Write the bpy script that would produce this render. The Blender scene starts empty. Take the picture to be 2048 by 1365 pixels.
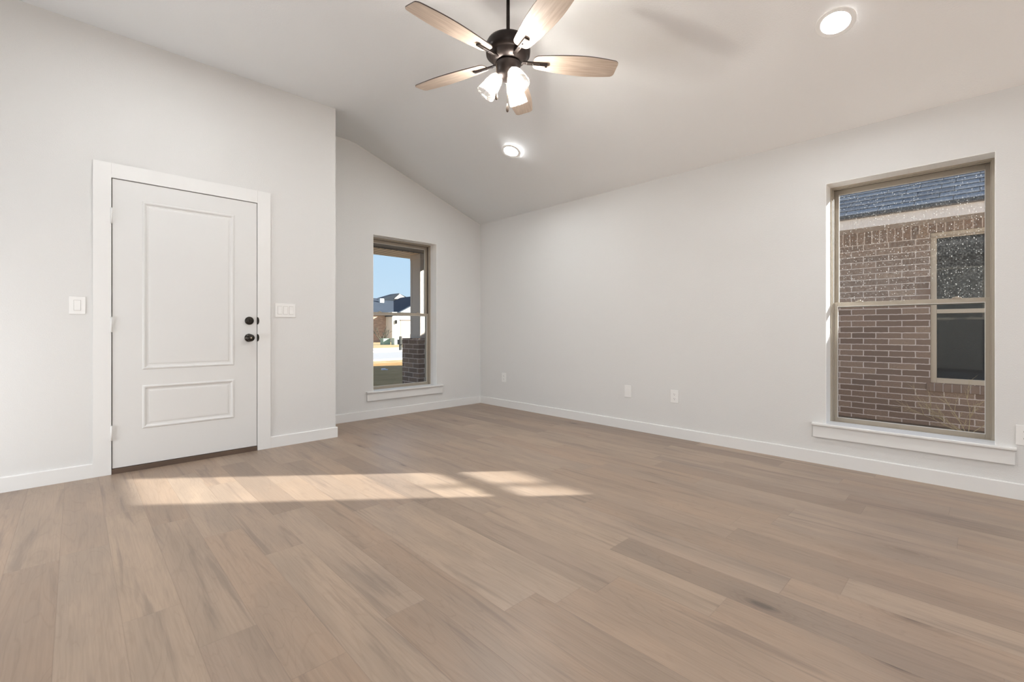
import bpy, bmesh, math, random
from mathutils import Vector, Matrix
random.seed(7)
S = bpy.context.scene
COL = S.collection
PI = math.pi

# ------------------------------------------------------------------ camera
F_PX, W_PX = 906.0, 2048.0
cam_d = bpy.data.cameras.new('camera'); cam = bpy.data.objects.new('camera', cam_d)
COL.objects.link(cam); S.camera = cam
cam_d.sensor_width = 36.0; cam_d.lens = F_PX / W_PX * 36.0
cam_d.shift_y = -22.5 / W_PX
cam_d.clip_start = 0.02; cam_d.clip_end = 500
cam.location = (0, 0, 1.0)
cam.rotation_euler = (PI / 2, 0, -math.atan2(0.6944, 0.7193))

# ------------------------------------------------------------------ world, sun, exposure
S.view_settings.view_transform = 'Standard'
S.view_settings.look = 'None'
S.view_settings.exposure = 0.0
S.view_settings.gamma = 1.0
S.view_settings.use_curve_mapping = False
S.cycles.use_denoising = True
S.cycles.max_bounces = 14
S.cycles.diffuse_bounces = 8
S.cycles.glossy_bounces = 5
S.cycles.transparent_max_bounces = 24
S.cycles.transmission_bounces = 8
S.cycles.sample_clamp_indirect = 8.0
S.cycles.caustics_reflective = False
S.cycles.caustics_refractive = False

world = bpy.data.worlds.new('world'); S.world = world; world.use_nodes = True
nt = world.node_tree; nt.nodes.clear()
wo = nt.nodes.new('ShaderNodeOutputWorld'); bg = nt.nodes.new('ShaderNodeBackground')
tc = nt.nodes.new('ShaderNodeTexCoord'); sx = nt.nodes.new('ShaderNodeSeparateXYZ')
rp = nt.nodes.new('ShaderNodeValToRGB')
rp.color_ramp.elements[0].position = 0.0; rp.color_ramp.elements[0].color = (0.66, 0.82, 0.98, 1)
rp.color_ramp.elements[1].position = 0.9; rp.color_ramp.elements[1].color = (0.20, 0.36, 0.78, 1)
e = rp.color_ramp.elements.new(0.25); e.color = (0.50, 0.73, 1.0, 1)
nt.links.new(tc.outputs['Generated'], sx.inputs[0]); nt.links.new(sx.outputs['Z'], rp.inputs['Fac'])
nt.links.new(rp.outputs['Color'], bg.inputs['Color']); bg.inputs['Strength'].default_value = 1.0
nt.links.new(bg.outputs[0], wo.inputs['Surface'])

sun_d = bpy.data.lights.new('sun', 'SUN'); sun = bpy.data.objects.new('sun', sun_d); COL.objects.link(sun)
sun.location = (20, -17, 12)
SUN_DIR = Vector((-1.0, 0.845, -0.511)).normalized()
sun.rotation_euler = SUN_DIR.to_track_quat('-Z', 'Y').to_euler()
sun_d.energy = 19; sun_d.angle = math.radians(0.7); sun_d.color = (1.0, 0.96, 0.915)

def fill_light(name, loc, rot, sx_, sy_, power, color):
    d = bpy.data.lights.new(name, 'AREA'); o = bpy.data.objects.new(name, d); COL.objects.link(o)
    d.shape = 'RECTANGLE'; d.size = sx_; d.size_y = sy_; d.energy = power; d.color = color
    o.location = loc; o.rotation_euler = rot
    return o
# unseen area lamps added to brighten the room from out of view
# one fill behind the camera, one low fill left of the frame
fill_light('fill_lamp_back', (0.6, -4.10, 1.3), (PI / 2, 0, 0), 3.4, 2.0, 34, (0.92, 0.96, 1.0))
fill_light('fill_lamp_left', (-1.57, 3.15, 0.62), (PI / 2, 0, -PI / 2), 1.1, 0.8, 31, (0.95, 0.975, 1.0))

# ------------------------------------------------------------------ materials
def new_mat(name):
    m = bpy.data.materials.new(name); m.use_nodes = True
    n = m.node_tree; n.nodes.clear()
    out = n.nodes.new('ShaderNodeOutputMaterial'); b = n.nodes.new('ShaderNodeBsdfPrincipled')
    n.links.new(b.outputs[0], out.inputs['Surface'])
    return m, n, b, out
def N(n, t, **kw):
    x = n.nodes.new(t)
    for k, v in kw.items(): setattr(x, k, v)
    return x
def mathn(n, op, a, b=None, c=None):
    x = N(n, 'ShaderNodeMath', operation=op)
    for i, v in enumerate((a, b, c)):
        if v is None: continue
        if isinstance(v, (int, float)): x.inputs[i].default_value = v
        else: n.links.new(v, x.inputs[i])
    return x.outputs[0]
def mixc(n, fac, a, b, blend='MIX'):
    x = N(n, 'ShaderNodeMix', data_type='RGBA', blend_type=blend)
    for s, v in ((x.inputs[0], fac), (x.inputs[6], a), (x.inputs[7], b)):
        if isinstance(v, (int, float)): s.default_value = v
        elif isinstance(v, tuple): s.default_value = (*v, 1) if len(v) == 3 else v
        else: n.links.new(v, s)
    return x.outputs[2]
def ramp(n, fac, stops):
    r = N(n, 'ShaderNodeValToRGB'); cr = r.color_ramp
    while len(cr.elements) < len(stops): cr.elements.new(0.5)
    for e_, (p, c) in zip(cr.elements, stops):
        e_.position = p; e_.color = (*c, 1) if len(c) == 3 else c
    n.links.new(fac, r.inputs[0]); return r.outputs[0]
def noise(n, vec, scale, detail=2.0, rough=0.5, dist=0.0):
    x = N(n, 'ShaderNodeTexNoise'); x.inputs['Scale'].default_value = scale
    x.inputs['Detail'].default_value = detail; x.inputs['Roughness'].default_value = rough
    x.inputs['Distortion'].default_value = dist
    if vec is not None: n.links.new(vec, x.inputs['Vector'])
    return x.outputs['Fac']
def objco(n): return N(n, 'ShaderNodeTexCoord').outputs['Object']
def mapping(n, vec, scale=(1, 1, 1), rot=(0, 0, 0), loc=(0, 0, 0)):
    x = N(n, 'ShaderNodeMapping'); x.inputs['Scale'].default_value = scale
    x.inputs['Rotation'].default_value = rot; x.inputs['Location'].default_value = loc
    n.links.new(vec, x.inputs['Vector']); return x.outputs[0]
def bump(n, b, h, strength=0.2, dist=0.01):
    x = N(n, 'ShaderNodeBump'); x.inputs['Strength'].default_value = strength; x.inputs['Distance'].default_value = dist
    n.links.new(h, x.inputs['Height']); n.links.new(x.outputs[0], b.inputs['Normal'])

def paint(name, col, rough=0.6, bumps=0.0, scale=120, metallic=0.0, spec=0.5, var=0.0):
    m, n, b, o = new_mat(name)
    b.inputs['Base Color'].default_value = (*col, 1); b.inputs['Roughness'].default_value = rough
    b.inputs['Metallic'].default_value = metallic; b.inputs['Specular IOR Level'].default_value = spec
    co = objco(n)
    if var:
        f = noise(n, co, scale * 0.15, 4)
        c = mixc(n, f, tuple(v * (1 - var) for v in col), tuple(min(1, v * (1 + var)) for v in col))
        n.links.new(c, b.inputs['Base Color'])
    if bumps: bump(n, b, noise(n, co, scale, 3), bumps, 0.002)
    return m

M = {}
M['wall'] = paint('wall_paint', (0.665, 0.662, 0.652), 0.85, 0.5, 160, spec=0.25)
M['ceiling'] = paint('ceiling_paint', (0.93, 0.93, 0.925), 0.9, 0.5, 120, spec=0.2)  # same paint as the walls, lightened to make up for light missing overhead
M['trim'] = paint('trim_paint', (0.725, 0.723, 0.713), 0.4, 0.05, 60, spec=0.4)
M['reveal'] = paint('reveal_lit_gloss', (0.93, 0.925, 0.91), 0.35)  # white gloss, made whiter to stand in for bounced sunlight on the reveals
M['door'] = paint('door_paint', (0.665, 0.664, 0.655), 0.45, 0.06, 60, spec=0.35)
M['plate'] = paint('white_plastic', (0.77, 0.765, 0.75), 0.3, 0.0)
M['ring'] = paint('lamp_ring_white', (0.95, 0.945, 0.93), 0.4)
M['slot'] = paint('slot_dark', (0.05, 0.045, 0.04), 0.5)
M['gap'] = paint('jamb_shadow', (0.35, 0.33, 0.3), 0.8)
M['threshold'] = paint('threshold_bronze', (0.10, 0.065, 0.045), 0.45, 0.1, 40, var=0.3)
M['vinyl'] = paint('taupe_vinyl', (0.37, 0.325, 0.265), 0.45, 0.03, 60)
M['vinyl_edge'] = paint('glazing_bead', (0.62, 0.60, 0.57), 0.35)
M['track'] = paint('sash_track', (0.12, 0.095, 0.075), 0.6)
M['bronze'] = paint('dark_bronze', (0.020, 0.014, 0.012), 0.38, 0.04, 80, metallic=0.6)
M['knob'] = paint('aged_bronze', (0.03, 0.025, 0.02), 0.3, 0.0, metallic=0.7)
M['pull'] = paint('pull_walnut', (0.10, 0.07, 0.05), 0.4)
M['chain'] = paint('bead_chain', (0.55, 0.45, 0.33), 0.3, metallic=0.8)
M['mortar'] = paint('mortar', (0.46, 0.36, 0.31), 0.95, 0.4, 90, var=0.15)
M['brick_plain'] = paint('brown_brick', (0.24, 0.155, 0.11), 0.9, 0.4, 60, var=0.35)
M['fascia'] = paint('fascia_paint', (0.76, 0.62, 0.52), 0.7, 0.1, 60)
M['drip'] = paint('drip_edge_brown', (0.16, 0.125, 0.105), 0.6)
M['ext_trim'] = paint('porch_trim_paint', (0.60, 0.52, 0.45), 0.7, 0.2, 70, var=0.08)
M['beam'] = paint('porch_beam_paint', (0.24, 0.21, 0.185), 0.7, 0.2, 70)
M['ext_win'] = paint('neighbour_window_vinyl', (0.52, 0.41, 0.30), 0.6)
M['concrete'] = paint('concrete_walk', (0.74, 0.68, 0.60), 0.9, 0.2, 30, var=0.08)
M['asphalt'] = paint('street_asphalt', (0.38, 0.36, 0.345), 0.9, 0.2, 40, var=0.08)
M['stucco'] = paint('pale_render', (0.72, 0.62, 0.50), 0.9)
M['garage'] = paint('garage_door_paint', (0.62, 0.50, 0.40), 0.7)
M['white_trim'] = paint('white_house_trim', (0.80, 0.76, 0.68), 0.7)
M['green_box'] = paint('green_enamel', (0.32, 0.44, 0.34), 0.5)
M['pale_box'] = paint('pale_enamel', (0.62, 0.66, 0.56), 0.5)
M['post'] = paint('weathered_post', (0.04, 0.038, 0.03), 0.8)
M['pipe'] = paint('vent_pipe_grey', (0.35, 0.35, 0.36), 0.5)
M['weed'] = paint('dry_weed', (0.50, 0.38, 0.22), 0.9)
M['shrub'] = paint('dark_shrub', (0.09, 0.085, 0.06), 0.9, var=0.4)
M['stone'] = paint('white_stone', (0.8, 0.8, 0.82), 0.8)
M['ext_wall'] = paint('exterior_mass', (0.30, 0.22, 0.18), 0.9)

# luxury vinyl plank floor -------------------------------------------------
def floor_mat():
    m, n, b, o = new_mat('oak_plank_floor')
    PW, PL = 0.1635, 1.22
    co = objco(n); s = N(n, 'ShaderNodeSeparateXYZ'); n.links.new(co, s.inputs[0])
    X, Y = s.outputs['X'], s.outputs['Y']
    u = mathn(n, 'DIVIDE', mathn(n, 'ADD', X, 50 * PW + 0.047), PW)
    ci = mathn(n, 'FLOOR', u); fu = mathn(n, 'SUBTRACT', u, ci)
    wn = N(n, 'ShaderNodeTexWhiteNoise', noise_dimensions='1D'); n.links.new(ci, wn.inputs['W'])
    v = mathn(n, 'ADD', mathn(n, 'DIVIDE', mathn(n, 'ADD', Y, 50), PL), mathn(n, 'MULTIPLY', wn.outputs['Value'], 7.0))
    ri = mathn(n, 'FLOOR', v); fv = mathn(n, 'SUBTRACT', v, ri)
    cid = N(n, 'ShaderNodeCombineXYZ'); n.links.new(ci, cid.inputs[0]); n.links.new(ri, cid.inputs[1])
    w2 = N(n, 'ShaderNodeTexWhiteNoise', noise_dimensions='2D'); n.links.new(cid.outputs[0], w2.inputs['Vector'])
    rnd = w2.outputs['Value']
    # per plank coordinates
    cx = N(n, 'ShaderNodeCombineXYZ')
    n.links.new(X, cx.inputs[0]); n.links.new(mathn(n, 'MULTIPLY', Y, 1.0), cx.inputs[1])
    n.links.new(mathn(n, 'MULTIPLY', rnd, 37.0), cx.inputs[2])
    pc = cx.outputs[0]
    # broad cathedral grain: distorted bands across the plank
    big = noise(n, mapping(n, pc, (5.5, 0.85, 1)), 1.0, 3, 0.55, 0.6)
    bands = mathn(n, 'FRACT', mathn(n, 'MULTIPLY', big, 16.0))
    bands = mathn(n, 'ABSOLUTE', mathn(n, 'SUBTRACT', bands, 0.5))
    fine = noise(n, mapping(n, pc, (170, 5.0, 1)), 1.0, 4, 0.6)
    fine2 = noise(n, mapping(n, pc, (60, 2.2, 1)), 1.0, 4, 0.65)
    blot = noise(n, mapping(n, pc, (7, 1.6, 1)), 1.0, 3, 0.5, 0.4)
    streak = noise(n, mapping(n, pc, (20, 1.1, 1), loc=(3, 7, 1)), 1.0, 4, 0.6, 0.5)
    # knots
    vo = N(n, 'ShaderNodeTexVoronoi'); vo.inputs['Scale'].default_value = 1.0
    n.links.new(mapping(n, pc, (4.3, 1.6, 1)), vo.inputs['Vector'])
    kd = vo.outputs['Distance']; vr = N(n, 'ShaderNodeSeparateColor'); n.links.new(vo.outputs['Color'], vr.inputs[0])
    has = mathn(n, 'GREATER_THAN', vr.outputs[0], 0.45)
    kd2 = mathn(n, 'ADD', kd, mathn(n, 'MULTIPLY', mathn(n, 'SUBTRACT', fine2, 0.5), 0.10))
    knot = mathn(n, 'MULTIPLY', ramp_f(n, kd2, 0.03, 0.11), has)
    halo = mathn(n, 'MULTIPLY', ramp_f(n, kd2, 0.05, 0.30), has)
    ringy = mathn(n, 'MULTIPLY', halo, mathn(n, 'ABSOLUTE', mathn(n, 'SUBTRACT', mathn(n, 'FRACT', mathn(n, 'MULTIPLY', kd, 22.0)), 0.5)))
    base = ramp(n, rnd, [(0.0, (0.290, 0.208, 0.153)), (0.35, (0.321, 0.234, 0.173)), (0.7, (0.355, 0.264, 0.197)), (1.0, (0.308, 0.234, 0.185))])
    c = mixc(n, ramp_f(n, blot, 0.36, 0.66), base, (0.234, 0.180, 0.142)); c = blend_lim(n, c, base, 0.62)
    c = mixc(n, mathn(n, 'MULTIPLY', ramp_f(n, bands, 0.14, 0.0), 0.16), c, (0.459, 0.356, 0.272))
    c = mixc(n, mathn(n, 'MULTIPLY', ramp_f(n, streak, 0.30, 0.46), 0.55), c, (0.151, 0.117, 0.100))
    c = mixc(n, mathn(n, 'MULTIPLY', ramp_f(n, fine, 0.66, 0.40), 0.26), c, (0.216, 0.161, 0.123))
    c = mixc(n, mathn(n, 'MULTIPLY', ramp_f(n, fine2, 0.65, 0.45), 0.12), c, (0.441, 0.347, 0.272))
    c = mixc(n, mathn(n, 'MULTIPLY', halo, 0.22), c, (0.183, 0.136, 0.100))
    c = mixc(n, mathn(n, 'MULTIPLY', ringy, 0.6), c, (0.138, 0.094, 0.071))
    c = mixc(n, mathn(n, 'MULTIPLY', knot, 0.62), c, (0.064, 0.049, 0.042))
    c = mixc(n, 1.0, c, ramp(n, rnd, [(0.0, (0.86, 0.86, 0.87)), (0.3, (1.03, 1.0, 0.97)), (0.6, (0.95, 0.96, 0.98)), (0.8, (1.07, 1.06, 1.03)), (1.0, (0.92, 0.90, 0.88))]), 'MULTIPLY')
    # bevelled joints
    eu = mathn(n, 'MULTIPLY', mathn(n, 'MINIMUM', fu, mathn(n, 'SUBTRACT', 1.0, fu)), PW)
    ev = mathn(n, 'MULTIPLY', mathn(n, 'MINIMUM', fv, mathn(n, 'SUBTRACT', 1.0, fv)), PL)
    ed = mathn(n, 'MINIMUM', eu, ev)
    joint = ramp_f(n, ed, 0.0006, 0.0022)
    c = mixc(n, mathn(n, 'MULTIPLY', joint, 0.22), c, (0.119, 0.084, 0.066))
    n.links.new(c, b.inputs['Base Color'])
    r = mathn(n, 'ADD', 0.33, mathn(n, 'MULTIPLY', fine2, 0.14)); n.links.new(r, b.inputs['Roughness'])
    b.inputs['Specular IOR Level'].default_value = 0.5
    h = mathn(n, 'SUBTRACT', mathn(n, 'MULTIPLY', fine, 0.25), mathn(n, 'MULTIPLY', joint, 1.0))
    bump(n, b, h, 0.22, 0.0015)
    return m
def ramp_f(n, v, a, b_):
    """1 at a, 0 at b_, smooth"""
    x = N(n, 'ShaderNodeMapRange', interpolation_type='SMOOTHSTEP')
    n.links.new(v, x.inputs['Value'])
    if a < b_:
        x.inputs['From Min'].default_value = a; x.inputs['From Max'].default_value = b_
        x.inputs['To Min'].default_value = 1; x.inputs['To Max'].default_value = 0
    else:
        x.inputs['From Min'].default_value = b_; x.inputs['From Max'].default_value = a
        x.inputs['To Min'].default_value = 0; x.inputs['To Max'].default_value = 1
    return x.outputs[0]
def blend_lim(n, c, base, f): return mixc(n, f, base, c)
M['floor'] = floor_mat()

def wood_blade():
    m, n, b, o = new_mat('washed_oak_blade')
    co = N(n, 'ShaderNodeTexCoord').outputs['UV']
    f = noise(n, mapping(n, co, (6, 90, 1)), 1.0, 5, 0.6, 0.3); g = noise(n, mapping(n, co, (2, 22, 1)), 1.0, 3, 0.5, 0.6)
    c = ramp(n, f, [(0.3, (0.42, 0.33, 0.26)), (0.7, (0.60, 0.50, 0.41))])
    c = mixc(n, mathn(n, 'MULTIPLY', ramp_f(n, g, 0.40, 0.60), 0.4), c, (0.37, 0.285, 0.23))
    n.links.new(c, b.inputs['Base Color']); b.inputs['Roughness'].default_value = 0.5
    bump(n, b, f, 0.15, 0.001); return m
M['blade'] = wood_blade()
M['blade_edge'] = paint('blade_dark_edge', (0.06, 0.042, 0.035), 0.5)

def brick_mat(name, u_axis, v_axis, bw=0.254, bh=0.0762, mortar=0.012, dark=1.0, off=(0, 0), offset=0.5):
    m, n, b, o = new_mat(name)
    co = objco(n); s = N(n, 'ShaderNodeSeparateXYZ'); n.links.new(co, s.inputs[0])
    c = N(n, 'ShaderNodeCombineXYZ')
    n.links.new(mathn(n, 'ADD', s.outputs[u_axis], off[0]), c.inputs[0]); n.links.new(mathn(n, 'ADD', s.outputs[v_axis], off[1]), c.inputs[1])
    wob = N(n, 'ShaderNodeTexNoise'); wob.inputs['Scale'].default_value = 28; wob.inputs['Detail'].default_value = 2
    n.links.new(co, wob.inputs['Vector'])
    vm = N(n, 'ShaderNodeVectorMath', operation='SUBTRACT'); n.links.new(wob.outputs['Color'], vm.inputs[0]); vm.inputs[1].default_value = (.5, .5, .5)
    vs = N(n, 'ShaderNodeVectorMath', operation='SCALE'); n.links.new(vm.outputs[0], vs.inputs[0]); vs.inputs['Scale'].default_value = 0.010
    va = N(n, 'ShaderNodeVectorMath', operation='ADD'); n.links.new(c.outputs[0], va.inputs[0]); n.links.new(vs.outputs[0], va.inputs[1])
    br = N(n, 'ShaderNodeTexBrick'); n.links.new(va.outputs[0], br.inputs['Vector'])
    br.offset = offset; br.inputs['Scale'].default_value = 1.0
    br.inputs['Brick Width'].default_value = bw; br.inputs['Row Height'].default_value = bh
    br.inputs['Mortar Size'].default_value = mortar / 2; br.inputs['Mortar Smooth'].default_value = 0.25
    br.inputs['Bias'].default_value = 0.0
    br.inputs['Color1'].default_value = (0.0, 0.0, 0.0, 1); br.inputs['Color2'].default_value = (1, 1, 1, 1)
    br.inputs['Mortar'].default_value = (0.5, 0.5, 0.5, 1)
    sc = N(n, 'ShaderNodeSeparateColor'); n.links.new(br.outputs['Color'], sc.inputs[0])
    col = ramp(n, sc.outputs[0], [(0.0, (0.20 * dark, 0.128 * dark, 0.092 * dark)), (0.4, (0.26 * dark, 0.168 * dark, 0.120 * dark)),
                                  (0.75, (0.31 * dark, 0.200 * dark, 0.142 * dark)), (1.0, (0.37 * dark, 0.25 * dark, 0.175 * dark))])
    gn = noise(n, co, 60, 5, 0.7)
    col = mixc(n, mathn(n, 'MULTIPLY', ramp_f(n, gn, 0.35, 0.65), 0.5), col, (0.19 * dark, 0.135 * dark, 0.105 * dark))
    mo = ramp(n, noise(n, co, 14, 3), [(0.3, (0.56, 0.44, 0.38)), (0.7, (0.68, 0.55, 0.47))])
    col = mixc(n, br.outputs['Fac'], col, mo)
    n.links.new(col, b.inputs['Base Color']); b.inputs['Roughness'].default_value = 0.9; b.inputs['Specular IOR Level'].default_value = 0.2
    h = mathn(n, 'ADD', mathn(n, 'MULTIPLY', br.outputs['Fac'], -1.0), mathn(n, 'MULTIPLY', gn, 0.3))
    bump(n, b, h, 0.6, 0.006)
    return m
M['brick_side'] = brick_mat('neighbour_brick', 'Y', 'Z', off=(0.06, 0.106 + 0.0762 * 4))
M['brick_soldier'] = brick_mat('brick_on_end', 'Z', 'Y', bw=0.215, bh=0.0762, off=(-2.095 + 2.00, 0.02), offset=0.0)
M['brick_porch_x'] = brick_mat('porch_brick_x', 'X', 'Z', off=(0.02, 0.15 + 0.0762 * 4), dark=0.95)
M['brick_porch_y'] = brick_mat('porch_brick_y', 'Y', 'Z', off=(0.08, 0.15 + 0.0762 * 4), dark=0.95)
M['brick_far'] = brick_mat('far_house_brick', 'X', 'Z', dark=1.6)

def shingle_mat(name, c1, c2, ridge_axis='Y', run_axis='X'):
    m, n, b, o = new_mat(name)
    co = objco(n); s = N(n, 'ShaderNodeSeparateXYZ'); n.links.new(co, s.inputs[0])
    c = N(n, 'ShaderNodeCombineXYZ'); n.links.new(s.outputs[ridge_axis], c.inputs[0]); n.links.new(s.outputs[run_axis], c.inputs[1])
    br = N(n, 'ShaderNodeTexBrick'); n.links.new(c.outputs[0], br.inputs['Vector'])
    br.inputs['Brick Width'].default_value = 0.33; br.inputs['Row Height'].default_value = 0.20
    br.inputs['Mortar Size'].default_value = 0.006; br.inputs['Mortar Smooth'].default_value = 0.6
    br.inputs['Scale'].default_value = 1
    br.inputs['Color1'].default_value = (*c1, 1); br.inputs['Color2'].default_value = (*c2, 1)
    br.inputs['Mortar'].default_value = (c1[0] * .35, c1[1] * .35, c1[2] * .35, 1); br.offset = 0.37
    gn = noise(n, co, 90, 3, 0.7)
    col = mixc(n, mathn(n, 'MULTIPLY', gn, 0.4), br.outputs['Color'], (0.10, 0.11, 0.13))
    n.links.new(col, b.inputs['Base Color']); b.inputs['Roughness'].default_value = 0.95; b.inputs['Specular IOR Level'].default_value = 0.08
    bump(n, b, mathn(n, 'MULTIPLY', br.outputs['Fac'], -1.0), 0.5, 0.01)
    return m
M['shingle'] = shingle_mat('slate_blue_shingles', (0.23, 0.215, 0.205), (0.38, 0.35, 0.325))
M['shingle_far'] = shingle_mat('far_roof_shingles', (0.035, 0.045, 0.060), (0.055, 0.068, 0.088), 'X', 'Y')

def plank_soffit():
    m, n, b, o = new_mat('tan_slatted_soffit')
    co = objco(n); s = N(n, 'ShaderNodeSeparateXYZ'); n.links.new(co, s.inputs[0])
    f = mathn(n, 'FRACT', mathn(n, 'DIVIDE', s.outputs['X'], 0.10))
    e_ = ramp_f(n, mathn(n, 'MINIMUM', f, mathn(n, 'SUBTRACT', 1.0, f)), 0.04, 0.14)
    c = mixc(n, e_, (0.88, 0.64, 0.40), (0.45, 0.30, 0.18))
    n.links.new(c, b.inputs['Base Color']); b.inputs['Roughness'].default_value = 0.6
    bump(n, b, mathn(n, 'MULTIPLY', e_, -1.0), 0.6, 0.01); return m
M['soffit'] = plank_soffit()

def grass_mat(name, a, b2, c2, sc=1.0):
    m, n, b, o = new_mat(name)
    co = objco(n)
    f = noise(n, co, 2.2 * sc, 6, 0.7); g = noise(n, mapping(n, co, (1, 1, 1)), 30 * sc, 4, 0.7)
    c = ramp(n, f, [(0.3, a), (0.55, b2), (0.75, c2)])
    c = mixc(n, mathn(n, 'MULTIPLY', g, 0.5), c, tuple(v * 0.55 for v in a))
    n.links.new(c, b.inputs['Base Color']); b.inputs['Roughness'].default_value = 1.0; b.inputs['Specular IOR Level'].default_value = 0.05
    bump(n, b, g, 0.9, 0.03); return m
M['lawn'] = grass_mat('winter_lawn', (0.44, 0.26, 0.10), (0.56, 0.33, 0.14), (0.70, 0.43, 0.20))
M['verge'] = grass_mat('dry_verge', (0.50, 0.36, 0.18), (0.60, 0.44, 0.24), (0.66, 0.50, 0.30))
M['dirt'] = grass_mat('bare_side_yard', (0.24, 0.165, 0.11), (0.31, 0.215, 0.145), (0.37, 0.27, 0.18), 3)

def glass_mat(name, dirt=0.0, tint=(0.96, 0.985, 0.98), refl=1.0):
    m = bpy.data.materials.new(name); m.use_nodes = True; n = m.node_tree; n.nodes.clear()
    out = N(n, 'ShaderNodeOutputMaterial'); tr = N(n, 'ShaderNodeBsdfTransparent'); gl = N(n, 'ShaderNodeBsdfGlossy')
    tr.inputs['Color'].default_value = (*tint, 1); gl.inputs['Roughness'].default_value = 0.01
    lw = N(n, 'ShaderNodeLayerWeight'); lw.inputs['Blend'].default_value = 0.5
    sch = mathn(n, 'ADD', 0.025, mathn(n, 'MULTIPLY', mathn(n, 'POWER', lw.outputs['Facing'], 5.0), 0.9))
    mx = N(n, 'ShaderNodeMixShader'); n.links.new(mathn(n, 'MULTIPLY', sch, refl), mx.inputs[0])
    n.links.new(tr.outputs[0], mx.inputs[1]); n.links.new(gl.outputs[0], mx.inputs[2])
    last = mx.outputs[0]
    if dirt:
        co = objco(n)
        vo = N(n, 'ShaderNodeTexVoronoi'); vo.inputs['Scale'].default_value = 95; n.links.new(co, vo.inputs['Vector'])
        cc = N(n, 'ShaderNodeSeparateColor'); n.links.new(vo.outputs['Color'], cc.inputs[0])
        big = noise(n, co, 3.0, 3, 0.6)
        spot = mathn(n, 'MULTIPLY', ramp_f(n, vo.outputs['Distance'], 0.10, 0.34), mathn(n, 'GREATER_THAN', mathn(n, 'ADD', cc.outputs[0], mathn(n, 'MULTIPLY', big, 0.5)), 1.08))
        film = mathn(n, 'MULTIPLY', ramp_f(n, noise(n, co, 130, 4, 0.8), 0.70, 0.45), 0.16)
        f = mathn(n, 'MULTIPLY', mathn(n, 'MAXIMUM', spot, film), dirt)
        tl = N(n, 'ShaderNodeBsdfTranslucent'); tl.inputs['Color'].default_value = (0.75, 0.75, 0.72, 1)
        m2 = N(n, 'ShaderNodeMixShader'); n.links.new(f, m2.inputs[0]); n.links.new(last, m2.inputs[1]); n.links.new(tl.outputs[0], m2.inputs[2]); last = m2.outputs[0]
    n.links.new(last, out.inputs['Surface']); return m
M['glass'] = glass_mat('clear_window_glass')
M['glass_dusty'] = glass_mat('dusty_window_glass', 0.24)
M['dark_glass'] = paint('dark_room_glass', (0.022, 0.022, 0.022), 0.04, spec=0.8)

def shade_glass():
    m = bpy.data.materials.new('seeded_glass_shade'); m.use_nodes = True; n = m.node_tree; n.nodes.clear()
    out = N(n, 'ShaderNodeOutputMaterial'); tr = N(n, 'ShaderNodeBsdfTransparent'); gl = N(n, 'ShaderNodeBsdfGlossy')
    tl = N(n, 'ShaderNodeBsdfTranslucent'); tl.inputs['Color'].default_value = (1, 0.96, 0.9, 1)
    gl.inputs['Roughness'].default_value = 0.08
    co = objco(n)
    vo = N(n, 'ShaderNodeTexVoronoi'); vo.inputs['Scale'].default_value = 130; n.links.new(co, vo.inputs['Vector'])
    seed = ramp_f(n, vo.outputs['Distance'], 0.12, 0.42)
    lw = N(n, 'ShaderNodeLayerWeight'); lw.inputs['Blend'].default_value = 0.35
    m1 = N(n, 'ShaderNodeMixShader'); n.links.new(mathn(n, 'MINIMUM', mathn(n, 'ADD', mathn(n, 'MULTIPLY', lw.outputs['Facing'], 0.45), 0.05), 1.0), m1.inputs[0])
    n.links.new(tr.outputs[0], m1.inputs[1]); n.links.new(gl.outputs[0], m1.inputs[2])
    m2 = N(n, 'ShaderNodeMixShader'); n.links.new(mathn(n, 'ADD', mathn(n, 'MULTIPLY', seed, 0.30), 0.07), m2.inputs[0])
    n.links.new(m1.outputs[0], m2.inputs[1]); n.links.new(tl.outputs[0], m2.inputs[2])
    n.links.new(m2.outputs[0], out.inputs['Surface']); return m
M['shade'] = shade_glass()
def emit(name, col, s):
    m = bpy.data.materials.new(name); m.use_nodes = True; n = m.node_tree; n.nodes.clear()
    out = N(n, 'ShaderNodeOutputMaterial'); em = N(n, 'ShaderNodeEmission')
    em.inputs['Color'].default_value = (*col, 1); em.inputs['Strength'].default_value = s
    n.links.new(em.outputs[0], out.inputs['Surface']); return m
M['lens'] = emit('led_lens', (0.965, 0.99, 1.0), 375)
M['bulb'] = emit('warm_bulb', (1.0, 0.95, 0.88), 480)

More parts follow.
